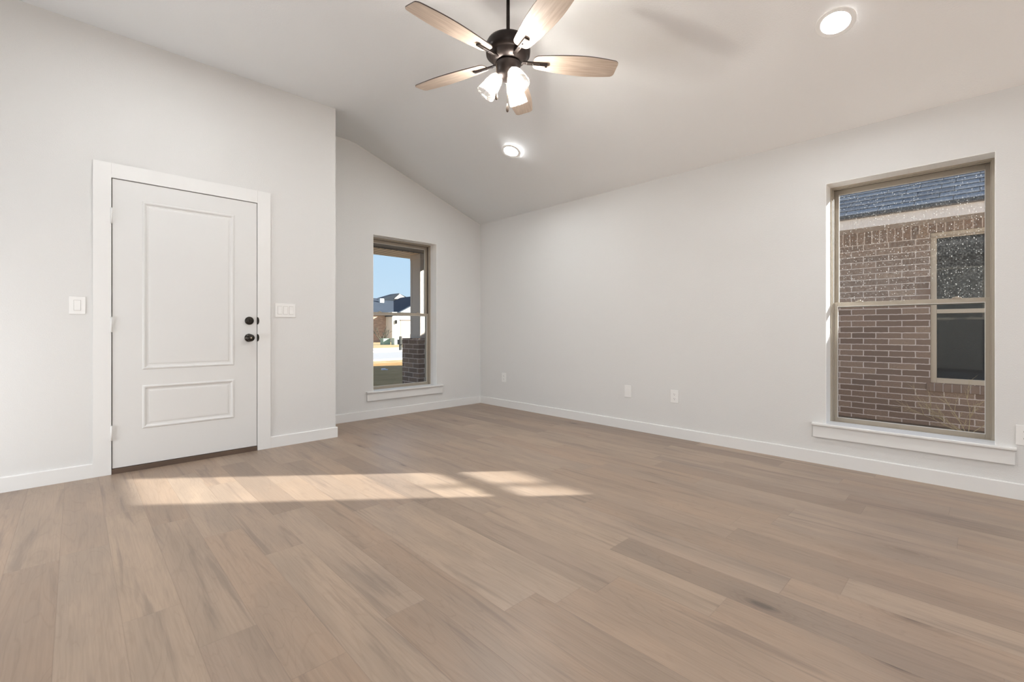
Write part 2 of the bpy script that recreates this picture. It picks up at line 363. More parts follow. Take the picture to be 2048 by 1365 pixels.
# ------------------------------------------------------------------ mesh helpers
class MB:
    def __init__(self): self.bm = bmesh.new(); self.mi = 0
    def box(self, x0, x1, y0, y1, z0, z1, bev=0.0, mi=0, mat=None):
        b = bmesh.new(); bmesh.ops.create_cube(b, size=1)
        for v in b.verts:
            v.co = Vector((x0 + (v.co.x + .5) * (x1 - x0), y0 + (v.co.y + .5) * (y1 - y0), z0 + (v.co.z + .5) * (z1 - z0)))
        if bev: bmesh.ops.bevel(b, geom=b.edges[:], offset=bev, segments=2, affect='EDGES', profile=0.6)
        return self._add(b, mi, mat)
    def _add(self, b, mi=0, mat=None):
        if mat is not None: bmesh.ops.transform(b, matrix=mat, verts=b.verts[:])
        for f in b.faces: f.material_index = mi
        me = bpy.data.meshes.new('tmp'); b.to_mesh(me); b.free(); self.bm.from_mesh(me); bpy.data.meshes.remove(me)
        return self
    def lathe(self, prof, n=32, mat=None, mi=0, cap=True):
        b = bmesh.new(); rings = []
        for r, z in prof:
            if r < 1e-5: rings.append([b.verts.new((0, 0, z))])
            else: rings.append([b.verts.new((r * math.cos(2 * PI * i / n), r * math.sin(2 * PI * i / n), z)) for i in range(n)])
        for a, c in zip(rings, rings[1:]):
            for i in range(n):
                j = (i + 1) % n
                if len(a) == 1 and len(c) == 1: continue
                if len(a) == 1: b.faces.new((a[0], c[i], c[j]))
                elif len(c) == 1: b.faces.new((a[i], a[j], c[0]))
                else: b.faces.new((a[i], a[j], c[j], c[i]))
        if cap:
            if len(rings[0]) > 1: b.faces.new(rings[0])
            if len(rings[-1]) > 1: b.faces.new(rings[-1])
        bmesh.ops.recalc_face_normals(b, faces=b.faces[:])
        for f in b.faces: f.smooth = True
        return self._add(b, mi, mat)
    def tube(self, pts, r, n=8, mi=0):
        b = bmesh.new(); rings = []; P = [Vector(p) for p in pts]
        for i, p in enumerate(P):
            d = (P[min(i + 1, len(P) - 1)] - P[max(i - 1, 0)]).normalized()
            a = d.orthogonal().normalized(); c = d.cross(a)
            if rings:   # keep the frame from twisting
                a = (pa - d * pa.dot(d)).normalized(); c = d.cross(a)
            pa = a
            rr = r[i] if isinstance(r, (list, tuple)) else r
            rings.append([b.verts.new(p + a * rr * math.cos(2 * PI * k / n) + c * rr * math.sin(2 * PI * k / n)) for k in range(n)])
        for q, w in zip(rings, rings[1:]):
            for k in range(n): b.faces.new((q[k], q[(k + 1) % n], w[(k + 1) % n], w[k]))
        b.faces.new(rings[0]); b.faces.new(rings[-1]); bmesh.ops.recalc_face_normals(b, faces=b.faces[:])
        for f in b.faces: f.smooth = True
        return self._add(b, mi)
    def prism(self, poly, axis, a0, a1, mi=0):
        """poly of 2-D points in the plane normal to axis (x: (y,z), y: (x,z), z: (x,y)), extruded a0..a1"""
        b = bmesh.new()
        def P(p, a):
            return {'x': (a, p[0], p[1]), 'y': (p[0], a, p[1]), 'z': (p[0], p[1], a)}[axis]
        A = [b.verts.new(P(p, a0)) for p in poly]; B = [b.verts.new(P(p, a1)) for p in poly]
        b.faces.new(A); b.faces.new(B)
        for i in range(len(poly)):
            j = (i + 1) % len(poly); b.faces.new((A[i], A[j], B[j], B[i]))
        bmesh.ops.recalc_face_normals(b, faces=b.faces[:])
        return self._add(b, mi)
    def build(self, name, mats, parent=None, smooth=False):
        if not isinstance(mats, (list, tuple)): mats = [mats]
        me = bpy.data.meshes.new(name)
        if parent is not None and parent.get('_world'):
            bmesh.ops.translate(self.bm, verts=self.bm.verts[:], vec=-Vector(parent.location))
        bmesh.ops.recalc_face_normals(self.bm, faces=self.bm.faces[:])
        self.bm.to_mesh(me); self.bm.free()
        for m in mats: me.materials.append(m)
        o = bpy.data.objects.new(name, me); COL.objects.link(o)
        if parent is not None: o.parent = parent
        if smooth:
            for p in me.polygons: p.use_smooth = True
        return o
def tag(o, label=None, cat=None, group=None, kind=None):
    if label: o['label'] = label
    if cat: o['category'] = cat
    if group: o['group'] = group
    if kind: o['kind'] = kind
    return o
def thing(name, loc, label, cat, group=None, world=True, rot=None):
    o = bpy.data.objects.new(name, None); COL.objects.link(o); o.location = loc; o.empty_display_size = 0.1
    if rot: o.rotation_euler = rot
    if world: o['_world'] = 1
    tag(o, label, cat, group); return o
def sub(mb, name, mats, part, root):
    """a sub-part: built in the coordinates of root, child of part"""
    if root.get('_world'):
        bmesh.ops.translate(mb.bm, verts=mb.bm.verts[:], vec=-Vector(root.location))
    return mb.build(name, mats, part)
def box(x0, x1, y0, y1, z0, z1, bev=0.0, mi=0): return MB().box(x0, x1, y0, y1, z0, z1, bev, mi)
def copy_tree(o, parent=None):
    c = o.copy(); COL.objects.link(c)
    if parent is not None: c.parent = parent
    for ch in list(o.children): copy_tree(ch, c)
    return c
def struct(o, label, cat): return tag(o, label, cat, kind='structure')

# ------------------------------------------------------------------ room shell
XR, YD, YF, XN = 4.005, 4.18, 4.77, 1.75          # right wall, door wall, niche end wall, outer corner of the door wall
XL, YB = -1.65, -4.2
ZC = 3.062; SL = 0.341; XC = 2.185                # flat ceiling height, slope, where the slope starts
WZ0, WZ1 = 0.285, 2.08                            # window openings
FX0, FX1 = 2.425, 3.285
RY0, RY1 = -0.060, 0.800
def wall_with_hole_x(x0, x1, y0, y1, z0, z1, holes):   # wall whose thickness is along X, holes = (ya, yb, za, zb)
    mb = MB(); cur = y0
    for ya, yb, za, zb in sorted(holes):
        mb.box(x0, x1, cur, ya, z0, z1); mb.box(x0, x1, ya, yb, z0, za); mb.box(x0, x1, ya, yb, zb, z1); cur = yb
    mb.box(x0, x1, cur, y1, z0, z1); return mb
def wall_with_hole_y(y0, y1, x0, x1, z0, z1, holes):
    mb = MB(); cur = x0
    for xa, xb, za, zb in sorted(holes):
        mb.box(cur, xa, y0, y1, z0, z1)
        if za > z0: mb.box(xa, xb, y0, y1, z0, za)
        mb.box(xa, xb, y0, y1, zb, z1); cur = xb
    mb.box(cur, x1, y0, y1, z0, z1); return mb

struct(box(XL - .2, 4.25, YB - .2, 4.95, -0.15, 0.0).build('floor', M['floor']), 'pale oak plank floor with sun patches', 'floor')
o = wall_with_hole_x(XR, 4.25, YB - .2, 4.95, 0, 2.60, [(RY0, RY1, WZ0, WZ1)]).build('wall_right', M['wall'])
struct(o, 'long off-white side wall under the sloping ceiling', 'wall')
mb = wall_with_hole_y(YF, 4.95, XN - .2, XR, 0, 3.2, [(FX0, FX1, WZ0, WZ1)])
struct(mb.build('wall_far', M['wall']), 'off-white end wall of the window niche', 'wall')
DX0, DX1, DZ = 0.180, 1.092, 2.053
mb = wall_with_hole_y(YD, YD + .15, XL - .2, XN, 0, 3.2, [(DX0, DX1, 0, DZ)])
mb.box(XN - .15, XN, YD + .15, YF, 0, 3.2)
struct(mb.build('wall_left', M['wall']), 'off-white wall around the entry door', 'wall')
mb = wall_with_hole_y(YB - .2, YB, XL - .2, XR, 0, 3.2, [(-1.15, 2.35, 0.08, 2.35)])
struct(mb.build('wall_back', M['wall']), 'off-white wall behind the camera', 'wall')
o = wall_with_hole_x(XL - .2, XL, YB, YD, 0, 3.2, [(2.55, 3.75, 0.2, 1.5)]).build('wall_side', M['wall'])
struct(o, 'off-white side wall out of frame', 'wall')
# ceiling: flat part, eased bend, slope down to the right wall
prof = [(XL - .2, ZC), (XC - .10, ZC), (XC - .04, ZC - .0025), (XC + .04, ZC - .0165), (XC + .10, ZC - SL * .10)]
zr = ZC - SL * (XR - XC)
prof += [(XR, zr), (4.25, ZC - SL * (4.25 - XC)), (4.25, zr + .15), (XC, ZC + .2), (XL - .2, ZC + .2)]
mb = MB().prism(prof, 'y', YB - .2, 4.95)
o = mb.build('ceiling', M['ceiling']); struct(o, 'off-white vaulted ceiling, flat then sloping', 'ceiling')
for p in o.data.polygons:
    if p.normal.z < -0.5: p.use_smooth = True

# baseboards: flat stock with an eased top edge
BH, BT = 0.094, 0.014
def base_prof_y(yface, s):   # section in (y,z), board on the -y side of yface
    return [(yface, 0), (yface - BT, 0), (yface - BT, BH - .004), (yface - BT + .004, BH), (yface, BH)]
mb = MB().prism([(XR, 0), (XR - BT, 0), (XR - BT, BH - .004), (XR - BT + .004, BH), (XR, BH)], 'y', YB, YF)
struct(mb.build('baseboard_right', M['trim']), 'white baseboard along the long wall', 'baseboard')
mb = MB().prism(base_prof_y(YF, 0), 'x', XN, XR - BT)
struct(mb.build('baseboard_far', M['trim']), 'white baseboard under the niche window', 'baseboard')
CX0, CX1 = 0.087, 1.189
mb = MB().prism(base_prof_y(YD, 0), 'x', XL, CX0)
struct(mb.build('baseboard_left', M['trim']), 'white baseboard left of the entry door', 'baseboard')
mb = MB().prism(base_prof_y(YD, 0), 'x', CX1, XN + BT)
mb.prism([(XN, 0), (XN + BT, 0), (XN + BT, BH - .004), (XN + BT - .004, BH), (XN, BH)], 'y', YD, YF - BT)
struct(mb.build('baseboard_corner', M['trim']), 'white baseboard wrapping the corner right of the door', 'baseboard')

# ------------------------------------------------------------------ entry door
door = thing('door_1', (0.636, YD, 0), 'white two-panel entry door in a white casing', 'door'); door['kind'] = 'structure'
# casing (flat boards, mitred look kept plain as in the photo)
YC = YD - 0.018
def casing(name, x0, x1, z0, z1): box(x0, x1, YC, YD, z0, z1, 0.0015).build(name, M['trim'], door)
casing('casing_side', CX0, DX0 + .002, 0, 2.152)
casing('casing_side', DX1 - .002, CX1, 0, 2.152)
casing('casing_head', DX0 + .002, DX1 - .002, DZ - .002, 2.152)
mb = MB(); mb.box(DX0, DX0 + .003, YD, YD + .15, 0, DZ); mb.box(DX1 - .003, DX1, YD, YD + .15, 0, DZ); mb.box(DX0, DX1, YD, YD + .15, DZ - .003, DZ)
mb.box(DX0, DX1, YD + .052, YD + .15, 0.0, DZ)
mb.build('jamb', M['gap'], door)
# slab with two raised-and-fielded panels
SX0, SX1, SZ0, SZ1 = 0.187, 1.0855, 0.040, 2.046
YS = YD - 0.010
def door_slab():
    b = bmesh.new()
    xs = [SX0, 0.348, 0.923, SX1]; zs = [SZ0, 0.292, 0.602, 0.715, 1.921, SZ1]
    V = {}
    def v(x, y, z):
        k = (round(x, 5), round(y, 5), round(z, 5))
        if k not in V: V[k] = b.verts.new(k)
        return V[k]
    steps = [(0, 0), (.004, -.004), (.011, -.006), (.018, -.003), (.024, .003), (.034, .004), (.042, .0015), (.05, .001)]
    for i in range(3):
        for j in range(5):
            x0, x1, z0, z1 = xs[i], xs[i + 1], zs[j], zs[j + 1]
            if i == 1 and j in (1, 3):
                for (a, ya), (c, yc) in zip(steps, steps[1:]):
                    P = lambda ins, dy: [v(x0 + ins, YS + dy, z0 + ins), v(x1 - ins, YS + dy, z0 + ins), v(x1 - ins, YS + dy, z1 - ins), v(x0 + ins, YS + dy, z1 - ins)]
                    A, C = P(a, ya), P(c, yc)
                    for k in range(4): b.faces.new((A[k], A[(k + 1) % 4], C[(k + 1) % 4], C[k]))
                b.faces.new(P(*steps[-1]))
            else:
                b.faces.new([v(x0, YS, z0), v(x1, YS, z0), v(x1, YS, z1), v(x0, YS, z1)])
    for x in (SX0, SX1):
        b.faces.new([b.verts.new(p) for p in ((x, YS, SZ0), (x, YS + .044, SZ0), (x, YS + .044, SZ1), (x, YS, SZ1))])
    for z in (SZ0, SZ1):
        b.faces.new([b.verts.new(p) for p in ((SX0, YS, z), (SX1, YS, z), (SX1, YS + .044, z), (SX0, YS + .044, z))])
    b.faces.new([b.verts.new(p) for p in ((SX0, YS + .044, SZ0), (SX1, YS + .044, SZ0), (SX1, YS + .044, SZ1), (SX0, YS + .044, SZ1))])
    mb = MB(); mb._add(b); return mb
slab = door_slab().build('door_slab', M['door'], door)
for za, zb in ((1.735, 1.842), (.983, 1.090), (.234, .338)):
    mb = box(DX0 - .004, SX0 + .0005, YC - .004, YC + .008, za, zb, 0.001)
    mb.lathe([(0, za), (.005, za), (.005, zb), (0, zb)], 12, Matrix.Translation((DX0 + .002, YC - .005, 0)))
    mb.build('hinge', M['trim'], door)
box(SX0 - .004, SX1 + .003, YD - .016, YD + .06, 0.0, 0.036, 0.002).build('threshold', M['threshold'], door)
RX = Matrix.Rotation(PI / 2, 4, 'X')   # lathe axis z -> -y
def hw(x, z): return Matrix.Translation((x, YS, z)) @ RX
mb = MB().lathe([(0, 0), (.033, 0), (.033, .006), (.030, .012), (.024, .016), (.014, .018), (0, .018)], 28, hw(1.030, 1.074))
dbolt = mb.build('deadbolt', M['knob'], door)
mb = MB().box(-.004, .004, -.014, .014, .018, .034, 0.0015, mat=hw(1.030, 1.074)); sub(mb, 'thumb_turn', M['knob'], dbolt, door)
mb = MB().lathe([(0, 0), (.033, 0), (.033, .005), (.029, .010), (.013, .014), (.011, .030), (.018, .038), (.0265, .046), (.029, .056), (.027, .064), (.020, .070), (.0, .072)], 28, hw(1.028, 0.934))
kn = mb.build('door_knob', M['knob'], door)
mb = MB().lathe([(0, .0725), (.006, .0725), (.006, .074), (0, .074)], 16, hw(1.028, 0.934)); sub(mb, 'knob_button', M['chain'], kn, door)
for z in (1.074, 0.934):
    mb = MB().box(SX1 + .002, SX1 + .006, YC - .003, YC + .01, z - .030, z + .030)
    mb.prism([(SX1 + .004 + .012 * math.cos(t), z + .030 * math.sin(t)) for t in [(-PI / 2 + PI * k / 12) for k in range(13)]], 'y', YC - .002, YC + .01)
    mb.build('strike_plate', M['knob'], door)

# ------------------------------------------------------------------ windows (double-hung, taupe vinyl)
def hung_window(name, W, Z0, Z1, label, dusty):
    """local: x across (0..W), y outward from the wall face, z up"""
    r = thing(name, (0, 0, 0), label, 'window', world=False); r['kind'] = 'structure'
    D0 = 0.135
    def ring(x0, x1, z0, z1, w, ya, yb, bev=0.0015, wb=None, wt=None):
        wb = wb or w; wt = wt or w
        mb = MB(); mb.box(x0, x0 + w, ya, yb, z0, z1, bev); mb.box(x1 - w, x1, ya, yb, z0, z1, bev)
        mb.box(x0 + w, x1 - w, ya, yb, z0, z0 + wb, bev); mb.box(x0 + w, x1 - w, ya, yb, z1 - wt, z1, bev); return mb
    fr = ring(0, W, Z0, Z1, 0.014, D0, D0 + .105)
    # stepped inner stops
    for (i, ya, yb) in ((.019, D0 + .012, D0 + .030), (.019, D0 + .062, D0 + .070), (.019, D0 + .098, D0 + .105)):
        mb2 = ring(.001, W - .001, Z0 + .001, Z1 - .001, i, ya, yb, 0.0008)
        me = bpy.data.meshes.new('t'); mb2.bm.to_mesh(me); mb2.bm.free(); fr.bm.from_mesh(me); bpy.data.meshes.remove(me)
    fr.build('window_frame', M['vinyl'], r)
    tk = ring(.0135, W - .0135, Z0 + .0135, Z1 - .0135, 0.0015, D0 + .030, D0 + .100, 0)
    tk.build('sash_track', M['track'], r)
    zm = 1.187; sw = 0.026
    gm = M['glass_dusty'] if dusty else M['glass']
    def sash(nm, x0, x1, z0, z1, ya, yb, wb, wt, rev, gmat):
        s = ring(x0, x1, z0, z1, sw, ya, yb, 0.002, wb, wt).build(nm, M['vinyl'], r)
        # pale glazing bead round the pane
        bd = ring(x0 + sw - .001, x1 - sw + .001, z0 + wb - .001, z1 - wt + .001, .004, ya - .001, ya + .006, 0)
        bd.build('glazing_bead', M['vinyl_edge'], s)
        yg = (ya + yb) / 2
        box(x0 + sw, x1 - sw, yg - .0015, yg + .0015, z0 + wb, z1 - wt).build('pane', gmat, s)
        return s
    up = sash('upper_sash', .016, W - .016, zm - .016, Z1 - .016, D0 + .071, D0 + .098, .030, .034, 0, gm)
    lo = sash('lower_sash', .016, W - .016, Z0 + .016, zm + .020, D0 + .030, D0 + .060, .034, .030, 0, M['glass'])
    for fx in (.2, .8):
        m2 = box(W * fx - .022, W * fx + .022, D0 + .026, D0 + .050, zm + .019, zm + .027, 0.002)
        m2.lathe([(0, zm + .026), (.009, zm + .026), (.009, zm + .034), (0, zm + .034)], 12, Matrix.Translation((W * fx, D0 + .04, 0)))
        m2.build('sash_lock', M['vinyl'], r)
    # stool and apron
    st = MB()
    pr = [(-.034, Z0 + .006), (-.030, Z0 + .001), (0, Z0), (D0, Z0), (D0, Z0 + .020), (-.030, Z0 + .020), (-.034, Z0 + .016)]
    st.prism(pr, 'x', 0.0005, W - .0005)
    st.prism([(-.034, Z0 + .006), (-.030, Z0 + .001), (0, Z0), (0, Z0 + .020), (-.030, Z0 + .020), (-.034, Z0 + .016)], 'x', -.085, 0.0005)
    st.prism([(-.034, Z0 + .006), (-.030, Z0 + .001), (0, Z0), (0, Z0 + .020), (-.030, Z0 + .020), (-.034, Z0 + .016)], 'x', W - .0005, W + .085)
    st.build('window_sill', M['trim'], r)
    box(-.078, W + .078, -.017, 0, Z0 - .085, Z0, 0.0015).build('apron', M['trim'], r)
    # painted drywall return liners
    ln = MB(); ln.box(0, .002, 0, D0, Z0 + .02, Z1); ln.box(W - .002, W, 0, D0, Z0 + .02, Z1); ln.box(0, W, 0, D0, Z1 - .002, Z1)
    ln.build('window_return', M['reveal'], r)
    return r
w1 = hung_window('window_1', FX1 - FX0, WZ0, WZ1, 'narrow taupe double-hung window in the niche showing porch and street', False)
w1.location = (FX0, YF, 0)
w2 = hung_window('window_2', RY1 - RY0, WZ0, WZ1, 'taupe double-hung window on the long wall facing the brick house', True)
w2.location = (XR, RY1, 0); w2.rotation_euler = (0, 0, -PI / 2)   # local x -> -Y, local y -> +X

# ------------------------------------------------------------------ switches and outlets (local: x across, -y out of wall, z up)
def rounded_plate(w, h, t=0.006):
    return box(-w / 2, w / 2, -t, 0, -h / 2, h / 2, 0.0025)
def screws(mb, pts): 
    for x, z in pts: mb.lathe([(0, 0), (.003, 0), (.0025, .0012), (0, .0012)], 10, Matrix.Translation((x, -.006, z)) @ RX)
    return mb
def switch(name, w, n_, loc, label, grp=None):
    r = thing(name, loc, label, 'light switch', grp, world=False)
    mb = rounded_plate(w, .118)
    mb.build('wall_plate', M['plate'], r)
    xs = [0] if n_ == 1 else [(k - (n_ - 1) / 2) * .046 for k in range(n_)]
    for x in xs:
        fr = MB(); fr.box(x - .0175, x + .0175, -.0064, -.006, -.0345, .0345); fr.build('rocker_recess', M['gap'], r)
        rk = MB().prism([(-.006, -.033), (-.0095, -.033), (-.0072, 0), (-.0095 + .001, .033), (-.006, .033)], 'x', x - .0163, x + .0163)
        rk.build('rocker', M['plate'], r)
    return r
switch('light_switch', .081, 1, (0.0125, YD, 1.163), 'white single rocker switch left of the entry door')
switch('light_switch', .166, 3, (1.311, YD, 1.168), 'white triple rocker switch right of the entry door')
def outlet(loc, label, rz):
    r = thing('wall_outlet', loc, label, 'outlet', world=False, rot=(0, 0, rz))
    screws(rounded_plate(.078, .118), [(0, 0)]).build('wall_plate', M['plate'], r)
    for z in (-.0205, .0205):
        rc = MB(); pts = [(.0165 * math.cos(t), z + .0145 * math.sin(t)) for t in [2 * PI * k / 24 for k in range(24)]]
        rc.prism([(max(-.0135, min(.0135, x)) if False else x, zz) for x, zz in pts], 'y', -.0085, -.006)
        ro = rc.build('receptacle', M['plate'], r)
        sl = MB(); sl.box(-.0072, -.0052, -.0088, -.0084, z - .002, z + .0065); sl.box(.0052, .0070, -.0088, -.0084, z - .001, z + .0058)
        sl.lathe([(0, 0), (.0026, 0), (.0026, .0004), (0, .0004)], 12, Matrix.Translation((0, -.0084, z - .0075)) @ RX)
        sl.build('outlet_slots', M['slot'], ro)
    return r
# local x -> -Y, local -y -> -X : rotate -90 deg
outlet((XR, 4.295, .382), 'small white outlet nearest the far corner of the long wall', -PI / 2)
outlet((XR, 1.975, .381), 'white outlet right of the blank cable plate on the long wall', -PI / 2)
outlet((XR, -.180, .380), 'white outlet at the right edge beside the large window sill', -PI / 2)
r = thing('cable_plate', (XR, 2.468, .3815), 'white plate with no sockets left of the middle outlet', 'wall plate', world=False, rot=(0, 0, -PI / 2))
rounded_plate(.078, .120).build('wall_plate', M['plate'], r)
mb = MB(); mb.box(-.0175, .0175, -.0072, -.006, -.034, .034, 0.0005); mb.build('plate_insert', M['plate'], r)

# ------------------------------------------------------------------ recessed lights
def recessed(loc, label, tilt):
    r = thing('recessed_light', loc, label, 'ceiling light', 'recessed ceiling lights', world=False, rot=(0, tilt, 0))
    mb = MB().lathe([(.066, -.0004), (.071, -.0050), (.094, -.0062), (.0965, -.0045), (.0970, .0006), (.066, .0006)], 72, cap=False)
    for f in mb.bm.faces: f.smooth = False
    mb.build('trim_ring', M['ring'], r)
    MB().lathe([(0, -.0014), (.0665, -.0010), (.0665, 0.0), (0, 0.0)], 48).build('light_lens', M['lens'], r)
    return r
tilt = math.atan(SL)
def cz(x): return ZC - SL * (x - XC)
recessed((3.083, 3.208, cz(3.083) - .0005), 'small glowing recessed light on the slope above the long wall', tilt)
recessed((3.108, 0.575, cz(3.108) - .0005), 'large glowing recessed light near the top right corner', tilt)
recessed((3.10, -2.06, cz(3.10) - .0005), 'recessed light behind the camera on the slope', tilt)
for y in (3.02, 0.5, -2.1): recessed((.42, y, ZC - .0005), 'recessed light in the flat ceiling, out of frame %s' % ('by the entry door' if y > 2 else 'above the camera' if y > 0 else 'near the back wall'), 0)

# ------------------------------------------------------------------ ceiling fan
FX, FY = 1.832, 1.931
fan = thing('ceiling_fan', (FX, FY, ZC), 'dark bronze five-blade ceiling fan with three glass light shades', 'ceiling fan')
T = Matrix.Translation((FX, FY, 0))
MB().lathe([(0, ZC), (.062, ZC), (.064, ZC - .012), (.055, ZC - .045), (.030, ZC - .062), (0, ZC - .064)], 40, T).build('canopy', M['bronze'], fan)
MB().lathe([(0, ZC - .05), (.0105, ZC - .05), (.0105, 2.70), (0, 2.70)], 20, T).build('downrod', M['bronze'], fan)
MB().lathe([(0, 2.706), (.022, 2.706), (.024, 2.700), (.100, 2.697), (.120, 2.690), (.1295, 2.672), (.131, 2.640), (.128, 2.612), (.117, 2.609),
            (.114, 2.604), (.108, 2.592), (.092, 2.578), (.076, 2.570), (.066, 2.566), (0, 2.566)], 56, T).build('motor_housing', M['bronze'], fan)
MB().lathe([(0, 2.567), (.060, 2.567), (.074, 2.562), (.0745, 2.553), (.069, 2.550), (.070, 2.512), (.066, 2.490), (.050, 2.474), (.028, 2.466), (0, 2.464)], 48, T).build('light_kit', M['bronze'], fan)
BZ = 2.585
def blade_mesh():
    b = bmesh.new(); uv = b.loops.layers.uv.new('UVMap')
    L0, L1, n_ = .150, .660, 26
    def half(s):   # half width along the blade, s 0..1
        w = .046 + .030 * math.sin(min(1, s / .62) * PI / 2) if s < .62 else .076 - .018 * ((s - .62) / .38) ** 1.6
        if s < .06: w *= (.45 + .55 * math.sqrt(1 - (1 - s / .06) ** 2))
        if s > .95: w *= (.66 + .34 * math.sqrt(max(0, 1 - ((s - .95) / .05) ** 2)))
        return w
    top, bot = [], []
    ss = sorted(set([k / n_ for k in range(n_ + 1)] + [.01, .02, .035, .05, .96, .97, .98, .99, .995]))
    m_ = 4
    for s in ss:
        x = L0 + (L1 - L0) * s; h = half(s)
        top.append([b.verts.new((x, -h + 2 * h * k / m_, .003)) for k in range(m_ + 1)])
        bot.append([b.verts.new((x, -h + 2 * h * k / m_, -.003)) for k in range(m_ + 1)])
    for i in range(len(ss) - 1):
        for k in range(m_):
            for R_ in (top, bot):
                f = b.faces.new((R_[i][k], R_[i + 1][k], R_[i + 1][k + 1], R_[i][k + 1])); f.material_index = 0
                for l in f.loops: l[uv].uv = (l.vert.co.x, l.vert.co.y)
        for k in (0, m_):
            f = b.faces.new((top[i][k], top[i + 1][k], bot[i + 1][k], bot[i][k])); f.material_index = 1
    for i in (0, -1):
        for k in range(m_):
            f = b.faces.new((top[i][k], top[i][k + 1], bot[i][k + 1], bot[i][k])); f.material_index = 1
    bmesh.ops.recalc_face_normals(b, faces=b.faces[:])
    me = bpy.data.meshes.new('fan_blade'); b.to_mesh(me); b.free()
    me.materials.append(M['blade']); me.materials.append(M['blade_edge']); return me
bl_me = blade_mesh()
def iron_mesh():
    mb = MB()
    mb.box(.055, .120, -.010, .010, -.012, -.004, .002)
    mb.box(.110, .235, -.0105, .0105, -.014, -.0045, .002)
    mb.box(.222, .236, -.0085, .020, -.014, -.0045, .002)
    for x in (.150, .19): mb.lathe([(0, -.0165), (.005, -.0165), (.0055, -.013), (0, -.013)], 10, Matrix.Translation((x, 0, 0)))
    me = bpy.data.meshes.new('blade_iron'); mb.bm.to_mesh(me); mb.bm.free(); me.materials.append(M['bronze']); return me
ir_me = iron_mesh()
PITCH = math.radians(-12)
for k in range(5):
    a = PI - k * 2 * PI / 5
    o = bpy.data.objects.new('fan_blade', bl_me); COL.objects.link(o); o.parent = fan
    o.matrix_local = Matrix.Translation((0, 0, BZ - ZC)) @ Matrix.Rotation(a, 4, 'Z') @ Matrix.Rotation(PITCH, 4, 'X')
    i_ = bpy.data.objects.new('blade_iron', ir_me); COL.objects.link(i_); i_.parent = o
# three seeded glass shades on short arms; azimuth measured from the direction to the camera
cam_az = math.atan2(-FY, -FX)
for k, phi in enumerate((30, 150, -90)):
    az = cam_az + math.radians(phi)
    d = Vector((math.cos(az), math.sin(az), 0)); down = Vector((0, 0, -1)); tl = math.radians(36)
    ax = (down * math.cos(tl) + d * math.sin(tl)).normalized()
    p0 = Vector((FX, FY, 2.505)) + d * .045
    q = ax.to_track_quat('Z', 'X').to_matrix().to_4x4(); T0 = Matrix.Translation(p0) @ q
    sk = MB().lathe([(0, -.02), (.016, -.02), (.020, .0), (.024, .010), (.024, .034), (.020, .040), (0, .040)], 24, T0).build('lamp_socket', M['bronze'], fan)
    sh = MB().lathe([(.024, .018), (.031, .022), (.040, .045), (.048, .085), (.055, .135), (.057, .150), (.0545, .150), (.0525, .135), (.0455, .085), (.0375, .047), (.029, .025), (.024, .021)], 40, T0, cap=False).build('glass_shade', M['shade'], fan)
    bu = MB().lathe([(0, .040), (.010, .040), (.012, .052), (.019, .068), (.022, .082), (.018, .098), (.008, .106), (0, .107)], 24, T0); sub(bu, 'bulb', M['bulb'], sk, fan)
vx, vy = FX / math.hypot(FX, FY), FY / math.hypot(FX, FY)     # away from the camera
rx, ry = vy, -vx                                              # to the right as seen
for (off, zt, zb) in ((-.068, 2.55, 2.385), (-.004, 2.470, 2.315)):
    x, y = FX + rx * off - vx * .03, FY + ry * off - vy * .03
    ch = MB().tube([(x, y, zt), (x, y, (zt + zb) / 2), (x, y, zb)], .0016, 6).build('pull_chain', M['chain'], fan)
    pl = MB().lathe([(0, 0), (.003, -.001), (.005, -.014), (.0085, -.030), (.008, -.042), (.004, -.049), (0, -.050)], 16, Matrix.Translation((x, y, zb)))
    sub(pl, 'pull_knob', M['pull'], ch, fan)

# ------------------------------------------------------------------ own house outside: roof, porch
mb = MB().prism([(4.60, 2.235), (4.60, 2.39), (XC - 3.0, 2.39 + .36 * (4.6 - XC + 3.0)), (-9.0, 2.39), (-9.0, 2.235), (-8.8, 2.235), (-8.8, 2.36), (XC - 3.0, 2.29 + .36 * (4.6 - XC + 3.0)), (4.25, 2.62), (4.25, 2.235)], 'y', YB - .6, 6.0)
struct(mb.build('roof', M['shingle']), 'own house roof with side eave', 'roof')
G = -0.15
struct(box(-9, 4.45, 4.95, 6.75, G - .1, -0.02).build('porch_floor', M['concrete']), 'concrete front porch slab', 'porch floor')
struct(box(-9, 4.25, 4.95, 6.30, 2.44, 2.50).build('porch_ceiling', M['beam']), 'porch ceiling', 'ceiling')
struct(box(-9, 4.33, 6.30, 6.60, 2.236, 2.60, .004).build('porch_beam', M['beam']), 'brown porch beam above the niche window view', 'beam')
mb = MB().prism([(6.0, 2.245), (6.87, 2.245), (6.87, 2.40), (6.0, 2.9)], 'x', -9, 4.60)
mb2 = box(-9, 4.60, 6.302, 6.865, 2.228, 2.2355)
struct(mb.build('porch_fascia', M['drip']), 'dark porch eave edge', 'eave')
struct(mb2.build('porch_soffit', M['soffit']), 'tan slatted soffit under the porch eave', 'soffit')
pil = thing('porch_pillar', (4.16, 6.42, G), 'porch pillar with brown brick base and grey-brown post', 'pillar')
BX0, BX1, BY0, BY1 = 3.91, 4.41, 6.17, 6.67
pb = MB(); pb.box(BX0, BX1, BY0, BY1, G, .80)
o = pb.build('brick_base', [M['brick_porch_x'], M['brick_porch_y']], pil)
for p in o.data.polygons: p.material_index = 1 if abs(p.normal.x) > .5 else 0
cp = MB()
for k in range(7):
    cp.box(BX0 - .006, BX1 + .006, BY0 - .006 + k * .0731, BY0 - .006 + k * .0731 + .0635, .80, .862, .004)
cp.box(BX0, BX1, BY0, BY1, .80, .852, mi=1)
